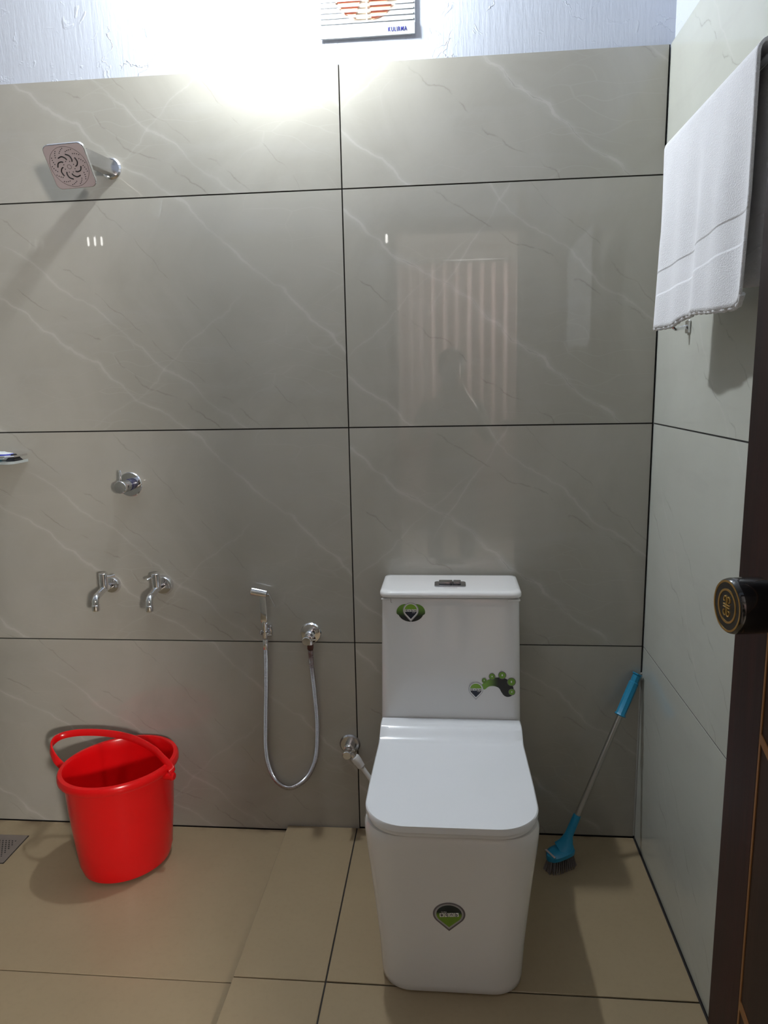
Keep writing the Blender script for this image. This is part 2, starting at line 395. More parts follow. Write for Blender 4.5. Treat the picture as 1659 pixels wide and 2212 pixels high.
def curtain():
    m, nt, b = nmat('pink_striped_curtain'); co = objco(nt)
    wv = nt.nodes.new('ShaderNodeTexWave'); wv.inputs['Scale'].default_value = 3.2; wv.inputs['Distortion'].default_value = .6; nt.links.new(co, wv.inputs[0])
    nt.links.new(mixc(nt, mapr(nt, wv.outputs['Fac'], .5, .85), (.34, .24, .22), (.90, .72, .70)), b.inputs['Base Color']); b.inputs['Roughness'].default_value = .8
    bm = NB(); n = 90; top, bot = [], []; R = []
    for z in (.28, 1.2, 2.25):
        R.append([(-.15 + 1.1*i/n, .035*math.sin(i*.75+.6*math.sin(i*.2)) * (1.1 if z < 1 else .8), z) for i in range(n+1)])
    for z in (2.25, 1.2, .28):
        R.append([(-.15 + 1.1*i/n, .004+.035*math.sin(i*.75+.6*math.sin(i*.2)) * (1.1 if z < 1 else .8), z) for i in range(n+1)])
    ring_loft(bm, R + [R[0]], False, False, False); bmesh.ops.remove_doubles(bm, verts=bm.verts[:], dist=1e-5)
    o = link('curtain', bm, m, None, (0, -4.25, 0), smooth=3.1)
    tag(o, 'pink striped curtain mirrored in the glossy back wall tiles', 'curtain')
    r = link('curtain_rod', tube(NB(), [(-.3, -4.25, 2.27), (1.1, -4.25, 2.27)], .012, 12), simple('rod_steel', (.5, .5, .5), .3, 1.0), smooth=SM)
    tag(r, 'thin metal rod that the pink curtain hangs from', 'curtain rod')
    for x in (-.28, 1.08): link('bracket', bx(x-.008, x+.008, -4.6, -4.245, 2.262, 2.278), r.data.materials[0], r)
curtain()

def person():
    """photographer in the doorway: only the reflection in the tiles shows"""
    ox, oy = .285, -2.36
    V, E, Rr = [], [], []
    def add(p, r, par=None):
        V.append((p[0], p[1], p[2])); Rr.append(r if isinstance(r, tuple) else (r, r))
        if par is not None: E.append((par, len(V)-1))
        return len(V)-1
    pel = add((0, 0, .80), (.135, .095))
    w1 = add((0, 0, .93), (.120, .085), pel); c1 = add((0, .005, 1.06), (.135, .092), w1); c2 = add((0, .0, 1.14), (.120, .075), c1)
    nk = add((0, .005, 1.215), (.047, .05), c2); n2 = add((0, .018, 1.255), (.045, .05), nk); h1 = add((0, .03, 1.31), (.056, .070), n2)
    h2 = add((0, .03, 1.375), (.070, .088), h1); h3 = add((0, .022, 1.435), (.062, .078), h2); add((0, .015, 1.462), (.035, .045), h3)
    ns = add((0, .112, 1.355), (.011, .012), h2)
    for sx in (-1, 1):
        hp = add((sx*.085, 0, .74), .088, pel); kn = add((sx*.095, .02, .41), .058, hp); an = add((sx*.10, -.01, .075), .040, kn)
        add((sx*.105, .12, .032), (.040, .028), an)
        sh_ = add((sx*.150, 0, 1.135), .055, c2); el = add((sx*.215, .10, .945), .042, sh_); wr_ = add((sx*.090, .325, 1.19), .027, el)
        pm = add((sx*.062, .378, 1.235), (.030, .018), wr_)
        for q, (dz, ln) in enumerate(((.030, .040), (.012, .046), (-.006, .043), (-.022, .034))):
            f1 = add((sx*.050, .400, 1.245+dz), .0095, pm); add((sx*(.050-ln*.7), .428, 1.252+dz), .0080, f1)
        th = add((sx*.030, .372, 1.250), .0100, pm); add((sx*.012, .392, 1.275), .0085, th)
    me = bpy.data.meshes.new('person'); me.from_pydata(V, E, [])
    o = bpy.data.objects.new('person', me); COL.objects.link(o); o.location = (ox, oy, 0)
    md = o.modifiers.new('skin', 'SKIN')
    if not me.skin_vertices: me.skin_vertices.new()
    for i, r in enumerate(Rr): me.skin_vertices[0].data[i].radius = r; me.skin_vertices[0].data[i].use_root = (i == 0)
    md.use_smooth_shade = True
    o.modifiers.new('sub', 'SUBSURF').levels = 1; o.modifiers['sub'].render_levels = 1
    bpy.context.view_layer.update()
    dg = bpy.context.evaluated_depsgraph_get(); m2 = bpy.data.meshes.new_from_object(o.evaluated_get(dg)); o.modifiers.clear(); o.data = m2
    skin = simple('skin', (.34, .19, .12), .5); cloth = simple('grey_green_shirt', (.11, .12, .09), .9); trou = simple('dark_trousers', (.04, .04, .05), .9)
    m2.materials.clear()
    for m in (skin, cloth, trou): m2.materials.append(m)
    for p in m2.polygons:
        c = p.center; p.use_smooth = True
        p.material_index = 0 if (c.z > 1.20 and c.y < .2) or c.y > .30 or c.z < .06 else (1 if c.z > .80 else 2)
    tag(o, 'person in the doorway holding up a phone, mirrored in the tiles', 'person')
    bm = NB(); prof = [(.0, .100), (.045, .094), (.076, .070), (.088, .030), (.084, -.020), (.070, -.055)]
    lathe(bm, [(r, h) for r, h in reversed(prof)], (0, -.004, 1.385), (0, -.12, 1), 24, True, False)
    bm.transform(Matrix.Diagonal((.90, 1.0, 1, 1))); bmesh.ops.delete(bm, geom=[f for f in bm.faces if f.calc_center_median().y > .062 and f.calc_center_median().z < 1.43], context='FACES')
    link('hair', bm, simple('black_hair', (.012, .010, .009), .6), o, smooth=3.1)
    for sx in (-1, 1):
        link('eye', lathe(NB(), [(.001, -.010), (.007, -.007), (.010, 0), (.007, .007), (.001, .010)], (sx*.027, .108, 1.378), (0, 1, 0), 12), simple('eye_white', (.6, .6, .58), .2), o, smooth=3.1)
    ph = thing('phone', 'dark phone held up by the person, mirrored in the tiles', 'phone', (ox-.018, YF-.010, 1.275))
    link('phone_body', bx(-.038, .038, -.0045, .0045, -.080, .080, .003, 2), simple('phone_black', (.01, .01, .012), .15), ph)
    link('lens', lathe(NB(), [(.006, 0), (.006, .001)], (.018, .0045, .055), (0, 1, 0), 16), simple('lens_glass', (.02, .02, .03), .05), ph)
person()

# ================================================================ fittings
MAT_CHROME = simple('chrome', (.80, .80, .82), .07, metal=1, var=.0)
MAT_CHROME_D = simple('dull_chrome', (.55, .55, .56), .22, metal=1, var=.05)
MAT_HOLE = simple('black_rubber_nozzles', (.012, .012, .014), .6)

# bulb and holder above the frame
hl = thing('wall_lamp', 'bare round bulb in a white holder above the tiles, glare left of the fan', 'lamp', (LAMP_POS.x, .012, LAMP_POS.z))
MAT_PLAS = simple('white_plastic', (.78, .78, .77), .35, var=.01); MAT_FAN = simple('fan_cover_plastic', (.44, .46, .48), .4, var=.01)
link('holder', lathe(NB(), [(.034, 0), (.034, .012), (.022, .018), (.020, .060), (.018, .066)], (0, 0, 0), (0, -1, 0), 24), MAT_PLAS, hl, smooth=SM)
mb = bpy.data.materials.new('lit_bulb'); mb.use_nodes = True; nt = mb.node_tree; nt.nodes.clear()
e = nt.nodes.new('ShaderNodeEmission'); e.inputs[0].default_value = (.90, .96, 1.0, 1); e.inputs[1].default_value = BULB_STRENGTH
oo = nt.nodes.new('ShaderNodeOutputMaterial'); nt.links.new(e.outputs[0], oo.inputs[0])
R_ = .03; yc = -LAMP_POS.y + .012
prof = [(.014, .066), (.017, .085)] + [(R_*math.sin(a), yc - R_*math.cos(a)) for a in [PI*(.25+.75*k/12) for k in range(13)]]
link('bulb', lathe(NB(), prof, (0, 0, 0), (0, -1, 0), 24), mb, hl, smooth=3.1)

# mirror-side small lamps (their reflections are the little white streaks on the tiles)
me_ = bpy.data.materials.new('lit_led'); me_.use_nodes = True; nt = me_.node_tree; nt.nodes.clear()
e = nt.nodes.new('ShaderNodeEmission'); e.inputs[0].default_value = (1, .98, .95, 1); e.inputs[1].default_value = MIRROR_STRENGTH
oo = nt.nodes.new('ShaderNodeOutputMaterial'); nt.links.new(e.outputs[0], oo.inputs[0])
def led(x, z, w_, h_, n, gap, label):
    t = thing('led_lamp', label, 'lamp', (x, YF, z))
    link('base_plate', bx(-(n*gap/2+.005), (n*gap/2+.005), 0, .012, -h_/2-.006, h_/2+.006, .003), MAT_HOLE, t)
    for k in range(n):
        cx = (k-(n-1)/2)*gap
        link('light_tube', xf(lathe(NB(), [(.3*w_, -h_/2), (w_/2, -h_/2+.005), (w_/2, h_/2-.005), (.3*w_, h_/2)], (0, 0, 0), (0, 0, 1), 12), Matrix.Translation((cx, .012+w_/2, 0))), me_, t, smooth=SM)
led(-.045, 2.02, .012, .042, 1, .03, 'single small lamp by the doorway, mirrored as a white streak in the tiles')
led(-1.587, 2.062, .009, .045, 3, .036, 'three thin vertical lamps mirrored as white streaks below the shower')

# ---------------------------------------------------------------- exhaust fan
fan = thing('exhaust_fan', 'white square exhaust fan with slatted cover and blue lettering', 'fan', (.0715, .0115, 2.2495))
fw, fh = .118, .1195; ft = .0065
# cover plate with a round hole, plus raised rim
def plate_with_hole(x0, x1, z0, z1, r, y0, y1, n=64, rc=.012):
    bm = NB(); rr = []
    angs = [2*PI*(i+.5)/n for i in range(n)]; pts = []
    for a in angs:
        c, q = math.cos(a), math.sin(a); k = min((x1 if c > 0 else -x0)/max(abs(c), 1e-6), (z1 if q > 0 else -z0)/max(abs(q), 1e-6)); pts.append((c*k, q*k))
    O0 = [(p[0], y0, p[1]) for p in pts]; O1 = [(p[0], y1, p[1]) for p in pts]
    I0 = [(r*math.cos(a), y0, r*math.sin(a)) for a in angs]; I1 = [(r*math.cos(a), y1, r*math.sin(a)) for a in angs]
    ring_loft(bm, [I0, O0, O1, I1, I0], True, False, False); bmesh.ops.remove_doubles(bm, verts=bm.verts[:], dist=1e-6); return bm
link('cover', plate_with_hole(-fw, fw, -fh, fh, .0865, -ft+.0018, 0), MAT_FAN, fan)
for k in range(17):
    z = .1095 - k*.01215
    link('slat', xf(bx(-fw+.004, fw-.004, -.0009, .0009, -.0022, .0022, .0005), Matrix.Translation((0, -ft+.0012, z)) @ Matrix.Rotation(math.radians(-10), 4, 'X')), MAT_FAN, fan)
link('lower_band', bx(-fw, fw, -ft, -ft+.0025, -fh, -.0925, .001), MAT_FAN, fan)
link('upright_bar', bx(-.0012, .0012, -ft+.0018, -ft+.0032, -.086, .086), MAT_FAN, fan)
MAT_BLADE = simple('salmon_fan_blade', (.85, .30, .18), .5)
link('fan_back', lathe(NB(), [(.0863, .0), (.0863, .0010)], (0, 0, 0), (0, -1, 0), 48), simple('cream_housing', (.75, .62, .48), .6), fan, loc=(0, .0004, 0))
for k in range(5):
    a = 2*PI*k/5 + .25; bm = NB(); pts = []
    P = [(.022, -.3), (.082, -.42), (.084, .0), (.080, .32), (.022, .25)]
    q = [(r*math.cos(a+b), r*math.sin(a+b)) for r, b in P]
    poly_extrude(bm, q, -.0020, -.0026, lambda x, y, z: (x, z, y)); link('blade', bm, MAT_BLADE, fan)
link('hub', lathe(NB(), [(.026, .0010), (.026, .0030), (.018, .0034)], (0, 0, 0), (0, -1, 0), 6), simple('brown_motor', (.22, .16, .09), .5), fan)

def text_obj(txt, size, mat, parent, mw, name='lettering', bold=0.0, sx=1.0, ext=.00025, space=1.0):
    cu = bpy.data.curves.new('txt', 'FONT'); cu.body = txt; cu.size = size; cu.extrude = ext; cu.offset = bold; cu.resolution_u = 4; cu.space_character = space; cu.align_x = 'CENTER'; cu.align_y = 'CENTER'
    to = bpy.data.objects.new('txt', cu); COL.objects.link(to); bpy.context.view_layer.update()
    dg = bpy.context.evaluated_depsgraph_get(); me = bpy.data.meshes.new_from_object(to.evaluated_get(dg)); bpy.data.objects.remove(to)
    me.transform(Matrix.Scale(sx, 4, (1, 0, 0))); me.materials.clear(); me.materials.append(mat)
    o = bpy.data.objects.new(name, me); COL.objects.link(o); o.parent = parent; o.matrix_local = mw; return o
FACE = Matrix.Rotation(PI/2, 4, 'X')      # text plane facing -y
MAT_BLUE = simple('blue_print', (.02, .02, .22), .5)
text_obj('KULIRMA', .0140, MAT_BLUE, fan, Matrix.Translation((.0745, -ft-.0005, -.1065)) @ FACE, bold=.00005, sx=.68, space=1.22)

# ---------------------------------------------------------------- shower
sh = thing('shower', 'square chrome rain shower head on a short arm, upper left', 'shower', (-.600, 0, 1.856))
link('flange', lathe(NB(), [(.027, 0), (.027, .003), (.023, .007), (.012, .008)], (0, 0, 0), (0, -1, 0), 32), MAT_CHROME, sh, smooth=SM)
arm = NB(); P = [Vector((0, -.004, 0)), Vector((0, -.150, -.012)), Vector((0, -.188, -.022))]
rings = []
for p, hw, hh in zip(P, (.0125, .0125, .0120), (.0175, .0170, .011)):
    rings.append([(p.x+a, p.y, p.z+b) for a, b in rrect(-hw, hw, -hh, hh, (.002,)*4, 2)])
ring_loft(arm, rings); link('arm', arm, MAT_CHROME_D, sh, smooth=SM)
nrm = Vector((.023, -.823, -.568)); X = Vector((.999, -.001, .041)); Zv = Vector((-.034, -.569, .822))
HM = Matrix((X, -nrm, Zv)).transposed().to_4x4()    # local -y = face normal
hc = Vector((-.603, -.213, 1.8035)) - Vector((-.600, 0, 1.856))
HM.translation = hc
hd = NB(); rr = lambda s, r: rrect(-s, s, -s, s, (r,)*4, 5)
ring_loft(hd, [[(a, .008, b) for a, b in rr(.046, .012)], [(a, .006, b) for a, b in rr(.0492, .014)], [(a, -.001, b) for a, b in rr(.0492, .014)], [(a, -.0018, b) for a, b in rr(.0484, .0135)]])
ho = link('head_body', hd, MAT_CHROME, sh, smooth=SM); ho.matrix_local = HM
fp = NB(); ring_loft(fp, [[(a, -.0017, b) for a, b in rr(.0478, .0130)], [(a, -.0026, b) for a, b in rr(.0474, .0128)]])
MAT_FACE = simple('pink_grey_face_plate', (.50, .42, .43), .30, var=.05)
f1 = link('face_plate', fp, MAT_FACE, ho)
def ang_pt(r, a): return (r*math.cos(a), r*math.sin(a))
link('face_ring', annulus(.0438, .0445, -.0024, -.0030), MAT_CHROME_D, ho)
link('face_ring', annulus(.0042, .0050, -.0024, -.0030, 24), MAT_CHROME_D, ho)
bm = NB(); n8 = 8
for k in range(n8):
    a0 = 2*PI*k/n8
    pts = [Vector((*ang_pt(r, a0+da), 0)) for r, da in ((.0150, .0), (.0195, .12), (.0250, .40), (.0275, .75))]
    c = catmull(pts, 4); tube(bm, [(p.x, -.0028, p.y) for p in c], .0014, 6)
    lathe(bm, [(.0011, 0), (.0010, .0012)], (*[ang_pt(.0125, a0+.35)[0]], -.0022, ang_pt(.0125, a0+.35)[1]), (0, -1, 0), 6)
link('spray_slots', bm, MAT_HOLE, ho)
bm = NB()
for k in range(13):
    a0 = 2*PI*k/13
    for r, da in ((.0330, 0), (.0355, .11), (.0380, .22), (.0402, .33)):
        x, z = ang_pt(r, a0-da); lathe(bm, [(.0012, 0), (.0010, .0012)], (x, -.0022, z), (0, -1, 0), 6)
link('nozzles', bm, MAT_HOLE, ho)

# ---------------------------------------------------------------- shower valve
v = thing('shower_valve', 'round chrome shower valve with upright pin lever', 'valve', (-.619, 0, 1.032))
link('flange', lathe(NB(), [(.0345, 0), (.0345, .003), (.0325, .0055), (.012, .006)], (0, 0, 0), (0, -1, 0), 48), MAT_CHROME, v, smooth=SM)
link('neck', lathe(NB(), [(.0165, .005), (.0165, .016), (.0145, .018), (.0145, .030)], (0, 0, 0), (0, -1, 0), 32), simple('dark_cartridge', (.03, .03, .07), .3), v, smooth=SM)
kn = link('handle', lathe(NB(), [(.0160, .026), (.0168, .028), (.0172, .066), (.0160, .0675), (.0, .068)], (0, 0, 0), (0, -1, 0), 32), MAT_CHROME, v, smooth=SM)
link('pin_lever', tube(NB(), [(0, -.058, .010), (.001, -.058, .044), (.001, -.058, .046)], [.0042, .0036, .0022], 10), MAT_CHROME, kn, smooth=SM)

# ---------------------------------------------------------------- bib taps
def bib_tap(x, label, handle_to, fl_r):
    t = thing('bib_tap', label, 'tap', (x, 0, .742), group=None)
    link('flange', lathe(NB(), [(fl_r, 0), (fl_r, .002), (fl_r*.82, .010), (.012, .012)], (0, 0, 0), (0, -1, 0), 40), MAT_CHROME, t, smooth=SM)
    link('body', tube(NB(), catmull([(0, -.008, 0), (0, -.045, .001), (0, -.060, .001)], 6), .0092, 16), MAT_CHROME, t, smooth=SM)
    link('bonnet', lathe(NB(), [(.0092, -.004), (.0112, .004), (.0122, .012), (.0122, .046), (.0112, .047)], (0, -.050, 0), (0, 0, 1), 28), MAT_CHROME, t, smooth=SM)
    sp = catmull([(0, -.052, .002), (0, -.075, -.003), (0, -.094, -.007), (0, -.104, -.014), (0, -.107, -.024), (0, -.107, -.031)], 6)
    link('spout', tube(NB(), sp, [.0095]*len(sp), 16), MAT_CHROME, t, smooth=SM)
    link('aerator', lathe(NB(), [(.0100, 0), (.0108, .002), (.0108, .016), (.0096, .017)], (0, -.107, -.044), (0, 0, 1), 24), MAT_CHROME, t, smooth=SM)
    b = link('lever', tube(NB(), handle_to, [.0030]*(len(handle_to)-1) + [.0036], 10), MAT_CHROME, t, smooth=SM)
    return t
bib_tap(-.697, 'left of two chrome bib taps, its lever turned to the right', [(.008, -.050, .036), (.020, -.045, .036), (.029, -.040, .038)], .0255)
bib_tap(-.545, 'right of two chrome bib taps, its lever turned to the left front', [(-.006, -.056, .036), (-.012, -.066, .036), (-.016, -.072, .033)], .029)

# ---------------------------------------------------------------- hand spray (health faucet) on hook
hk = thing('spray_hook', 'small chrome wall hook holding the hand spray', 'hook', (-.250, 0, .612))
link('plate', bx(-.013, .016, -.008, 0, -.018, .016, .002, 2), MAT_CHROME, hk)
bm = NB()
for i in range(9):
    pass
tube(bm, [(0+.0135*math.cos(a), -.026+.0135*math.sin(a), 0) for a in [math.radians(d) for d in range(-60, 241, 15)]], .0035, 8)
box(bm, .004, .012, -.016, -.006, -.008, .008); box(bm, -.012, -.004, -.016, -.006, -.008, .008)
link('cradle', bm, MAT_CHROME, hk, smooth=SM)
sp = thing('hand_spray', 'slim chrome hand spray hanging in its wall hook', 'spray', (-.250, -.026, .618))
link('neck', lathe(NB(), [(.0085, .030), (.0095, .024), (.0088, .012), (.0078, -.010), (.0068, -.022)], (0, 0, 0), (0, 0, 1), 20), MAT_CHROME, sp, smooth=SM)
bm = NB(); ring_loft(bm, [[(a, b, z) for a, b in rrect(-w2, w2, -w2, w2, (r2,)*4, 3)] for z, w2, r2 in ((.020, .0060, .004), (.030, .0088, .002), (.034, .0090, .0012), (.100, .0088, .0012), (.103, .0085, .002))])
xf(bm, Matrix.Rotation(math.radians(0), 4, 'Y')); link('grip', bm, MAT_CHROME, sp, smooth=SM)
hax = Vector((-.95, -.05, .20)).normalized()
link('spray_head', lathe(NB(), [(.0090, -.018), (.0115, -.016), (.0120, .0), (.0122, .026), (.0112, .0272), (.0, .0273)], (-.006, 0, .110), hax, 28), MAT_CHROME, sp, smooth=SM)
link('trigger', bx(-.0009, .0009, -.006, .006, -.036, .006, .0004), MAT_CHROME, sp, loc=(.0195, -.002, .103), rot=(0, math.radians(-24), 0))
link('trigger_pivot', lathe(NB(), [(.004, 0), (.004, .008)], (.010, -.001, .104), (1, 0, 0), 12), MAT_CHROME_D, sp, smooth=SM)
# valve for the spray
v = thing('spray_valve', 'chrome wall valve feeding the hand spray hose', 'valve', (-.124, 0, .603))
link('flange', lathe(NB(), [(.030, 0), (.030, .002), (.027, .006), (.012, .008)], (0, 0, 0), (0, -1, 0), 40), MAT_CHROME, v, smooth=SM)
link('body', lathe(NB(), [(.0135, .006), (.0135, .022), (.0105, .024), (.0105, .048)], (0, 0, 0), (0, -1, 0), 28), MAT_CHROME, v, smooth=SM)
kn = link('handle', lathe(NB(), [(.0110, .046), (.0118, .048), (.0122, .070), (.011, .0712), (.0, .0713)], (0, 0, 0), (0, -1, 0), 28), MAT_CHROME, v, smooth=SM)
link('lever', tube(NB(), [(.008, -.060, .0), (.022, -.062, .002), (.0265, -.062, .0035)], [.0028, .0026, .0018], 8), MAT_CHROME, kn, smooth=SM)
link('outlet', lathe(NB(), [(.0075, -.008), (.0075, -.022)], (.0035, -.034, 0), (0, 0, 1), 20), MAT_CHROME, v, smooth=SM)
MAT_RUST = simple('rusty_nut', (.085, .028, .018), .6, var=.25, bmp=.3)
link('rusty_nut', lathe(NB(), [(.0085, 0), (.0092, .002), (.0092, .012), (.0085, .014)], (.0035, -.034, -.036), (0, 0, 1), 6), MAT_RUST, v)
# hose
def hose_mat():
    m, nt, b = nmat('corrugated_chrome_hose'); geo = objco(nt)
    s = nt.nodes.new('ShaderNodeSeparateXYZ'); nt.links.new(geo, s.inputs[0])
    k = mth(nt, 'MULTIPLY', mapr(nt, s.outputs[2], .46, .56), mapr(nt, s.outputs[0], -.20, -.16))
    k = mth(nt, 'MULTIPLY', k, mapr(nt, noise(nt, geo, 60, 3), .3, .55, .35, .9))
    nt.links.new(mixc(nt, k, (.62, .60, .61), (.16, .06, .04)), b.inputs['Base Color'])
    nt.links.new(mapr(nt, k, 0, 1, 1, .35), b.inputs['Metallic']); b.inputs['Roughness'].default_value = .2; return m
hp = catmull([(-.250, -.026, .590), (-.251, -.026, .54), (-.256, -.022, .44), (-.2635, -.017, .34), (-.2680, -.014, .26), (-.2630, -.013, .20), (-.243, -.013, .150), (-.205, -.013, .128), (-.158, -.013, .155), (-.129, -.014, .205), (-.117, -.016, .26), (-.1125, -.019, .34), (-.1155, -.026, .44), (-.1195, -.033, .52), (-.1205, -.034, .567)], 20)
hp = resample(hp, .0019)
rad = [.0076 if (i % 2) else .0058 for i in range(len(hp))]
hs = link('spray_hose', tube(NB(), hp, rad, 12), hose_mat(), smooth=SM)
tag(hs, 'looped corrugated chrome hose, rusty under the valve', 'hose')
link('end_sleeve', lathe(NB(), [(.0070, -.004), (.0083, .000), (.0083, .022), (.0074, .024)], (-.250, -.026, .566), (0, 0, 1), 20), MAT_CHROME, hs, smooth=SM)

# ---------------------------------------------------------------- angle valve + white pipe
v = thing('angle_valve', 'small chrome stop valve beside the toilet', 'valve', (-.022, 0, .266))
link('flange', lathe(NB(), [(.030, 0), (.030, .002), (.026, .006), (.012, .007)], (0, 0, 0), (0, -1, 0), 40), MAT_CHROME_D, v, smooth=SM)
link('body', lathe(NB(), [(.0140, .004), (.0140, .028), (.0105, .030), (.0105, .046)], (0, 0, 0), (0, -1, 0), 28), MAT_CHROME, v, smooth=SM)
kn = link('handle', lathe(NB(), [(.0115, .044), (.0122, .046), (.0125, .068), (.0112, .0695), (.0, .0697)], (0, 0, 0), (0, -1, 0), 28), MAT_CHROME, v, smooth=SM)
link('lever', tube(NB(), [(.006, -.060, .004), (.018, -.062, .013), (.0215, -.062, .0155)], [.0028, .0024, .0016], 8), MAT_CHROME, kn, smooth=SM)
dirp = Vector((.55, -.02, -.80)).normalized(); o0 = Vector((.008, -.036, -.008))
link('outlet', lathe(NB(), [(.0075, 0), (.0075, .020)], o0, dirp, 20), MAT_CHROME, v, smooth=SM)
pp = thing('inlet_pipe', 'white plastic water pipe running behind the toilet', 'pipe', tuple(Vector((-.022, 0, .266)) + o0 + dirp*.016))
link('union_nut', lathe(NB(), [(.0125, 0), (.0132, .003), (.0128, .018), (.0120, .020), (.0108, .034), (.0070, .037)], (0, 0, 0), dirp, 24), MAT_PLAS, pp, smooth=SM)
link('tube', tube(NB(), catmull([dirp*.030, dirp*.06, dirp*.11, dirp*.14 + Vector((.01, .0, 0))], 5), .0068, 12), MAT_PLAS, pp, smooth=SM)

# ---------------------------------------------------------------- toilet
def ceramic():
    m, nt, b = nmat('white_glazed_ceramic')
    nt.links.new(mixc(nt, noise(nt, objco(nt), 3, 2), (.78, .77, .76), (.80, .79, .785)), b.inputs['Base Color'])
    b.inputs['Roughness'].default_value = .12; b.inputs['Coat Weight'].default_value = .4; b.inputs['Coat Roughness'].default_value = .04; return m
MAT_CER = ceramic(); MAT_SEAT = simple('white_seat_plastic', (.80, .81, .83), .16, var=.005)
TX = .269
tl = thing('toilet', 'white one-piece toilet with closed square lid and logo stickers', 'toilet', (TX, 0, 0))
def sect(hw, yf, yb, rf, rb, z, seg=12): return [(x, y, z) for x, y in rrect(-hw, hw, yf, yb, (rf, rf, rb, rb), seg)]
bm = NB()
secs = [sect(.150, -.572, -.030, .062, .02, .0), sect(.1535, -.5775, -.028, .065, .02, .006), sect(.155, -.579, -.028, .066, .02, .02), sect(.1595, -.582, -.026, .068, .02, .10), sect(.167, -.586, -.024, .070, .02, .18),
        sect(.175, -.590, -.022, .072, .02, .26), sect(.1815, -.594, -.020, .074, .02, .32), sect(.1850, -.597, -.020, .076, .02, .36), sect(.1850, -.598, -.020, .078, .02, .376), sect(.1815, -.595, -.022, .076, .02, .3845), sect(.172, -.585, -.03, .07, .02, .3865)]
ring_loft(bm, secs); link('bowl_body', bm, MAT_CER, tl, smooth=math.radians(50))
bm = NB(); ring_loft(bm, [sect(.172, -.1725, -.016, .018, .01, z) if z > 9 else sect(hw, yf, -.016, .020, .012, z) for z, hw, yf in ((.384, .1785, -.196), (.45, .1780, -.192), (.60, .1757, -.186), (.74, .1732, -.1795), (.758, .1730, -.179), (.7610, .171, -.177))])
tk = link('tank', bm, MAT_CER, tl, smooth=math.radians(50))
bm = NB(); ring_loft(bm, [sect(.172, -.181, -.010, .022, .014, .7635), sect(.1775, -.1865, -.010, .026, .016, .7655), sect(.1785, -.1875, -.010, .028, .016, .7700), sect(.1775, -.1865, -.012, .028, .016, .7755), sect(.174, -.1820, -.020, .030, .016, .7795), sect(.167, -.173, -.032, .032, .016, .7808)])
tlid = link('tank_lid', bm, MAT_CER, tl, smooth=math.radians(60))
# flush plate and two buttons
MAT_BTN = simple('grey_chrome_button', (.40, .40, .42), .2, metal=1)
bm = NB(); ring_loft(bm, [[(x, y, .7803) for x, y in rrect(-.040, .040, -.142, -.098, (.006,)*4, 4)], [(x, y, .7833) for x, y in rrect(-.040, .040, -.142, -.098, (.006,)*4, 4)], [(x, y, .7840) for x, y in rrect(-.039, .039, -.141, -.099, (.006,)*4, 4)]])
fpz = link('flush_plate', bm, MAT_BTN, tl, smooth=SM)
for xa, xb in ((-.029, .0068), (.0078, .028)):
    link('flush_button', bx(xa, xb, -.131, -.106, .7838, .7903, .0022, 2), MAT_BTN, fpz, smooth=SM)
MAT_INK = simple('grey_print', (.08, .08, .09), .5)
bm = NB()
rnd = random.Random(3)
x = -.017
while x < .017:
    ww = rnd.choice((.0008, .0012, .0016)); box(bm, x, x+ww, -.1505, -.1490 if x < .004 else -.1480, .7806, .7811); x += ww+.0007
link('tiny_lettering', bm, MAT_INK, tlid)
bm = NB(); x = -.015
while x < .020:
    ww = rnd.choice((.0008, .0012)); box(bm, x, x+ww, -.1313, -.1309, .7853, .7873); x += ww+.0009
link('tiny_lettering', bm, MAT_INK, fpz)
link('sealant_strip', bx(-.1735, -.150, -.1805, -.170, .7575, .7605, .001), MAT_PLAS, tl); link('sealant_strip', bx(.143, .1735, -.1805, -.170, .756, .7602, .001), MAT_PLAS, tl)
# seat ring and lid
bm = NB(); ring_loft(bm, [sect(.168, -.590, -.20, .078, .01, .3860), sect(.1775, -.6005, -.197, .084, .012, .3885), sect(.1785, -.6015, -.196, .085, .012, .397), sect(.176, -.598, -.198, .083, .012, .4035), sect(.165, -.585, -.205, .075, .012, .4045)])
link('seat', bm, MAT_SEAT, tl, smooth=math.radians(45))
# lid: plan loft of a profile, back raised to a hinge bar
def lid_part():
    bm = NB()
    outl = rrect(-.1815, .1815, -.614, -.196, (.088, .088, .006, .006), 14)
    def top(y):
        t = max(0, min(1, (y + .275)/.055)); t = t*t*(3-2*t); return .4195 + .0275*t
    n = len(outl)
    def narrowed(x, y):     # slightly narrower at the back
        k = 1 - .030*max(0, min(1, (y+.45)/.25)); return x*k, y
    outl = [narrowed(*p) for p in outl]
    # grid top surface: strips across x for samples of y
    ysamp = sorted(set([-.614+.088*(1-math.cos(PI/2*k/14)) for k in range(15)] + [-.526+(.23)*k/6 for k in range(7)] + [-.296+.08*k/14 for k in range(15)] + [-.205, -.199, -.196]))
    def halfw(y):
        r = .088
        if y < -.614+r: d = (-.614+r)-y; hw = .1815-r + math.sqrt(max(0, r*r-d*d))
        else: hw = .1815
        return hw*(1 - .030*max(0, min(1, (y+.45)/.25)))
    rings = []; m = 14
    for y in ysamp:
        h = max(halfw(y), .0935-.0) ; e = .0025
        zt = top(y); zb = .4055
        xs = [-h+2*h*i/m for i in range(m+1)]
        tp = [(-h, y, zt-e), (-h+e, y, zt)] + [(xx, y, zt) for xx in xs[1:-1]] + [(h-e, y, zt), (h, y, zt-e)]
        bt = [(h, y, zb), (-h, y, zb)]
        rings.append(tp+bt)
    ring_loft(bm, rings)
    return bm
link('lid', lid_part(), MAT_SEAT, tl, smooth=math.radians(40))
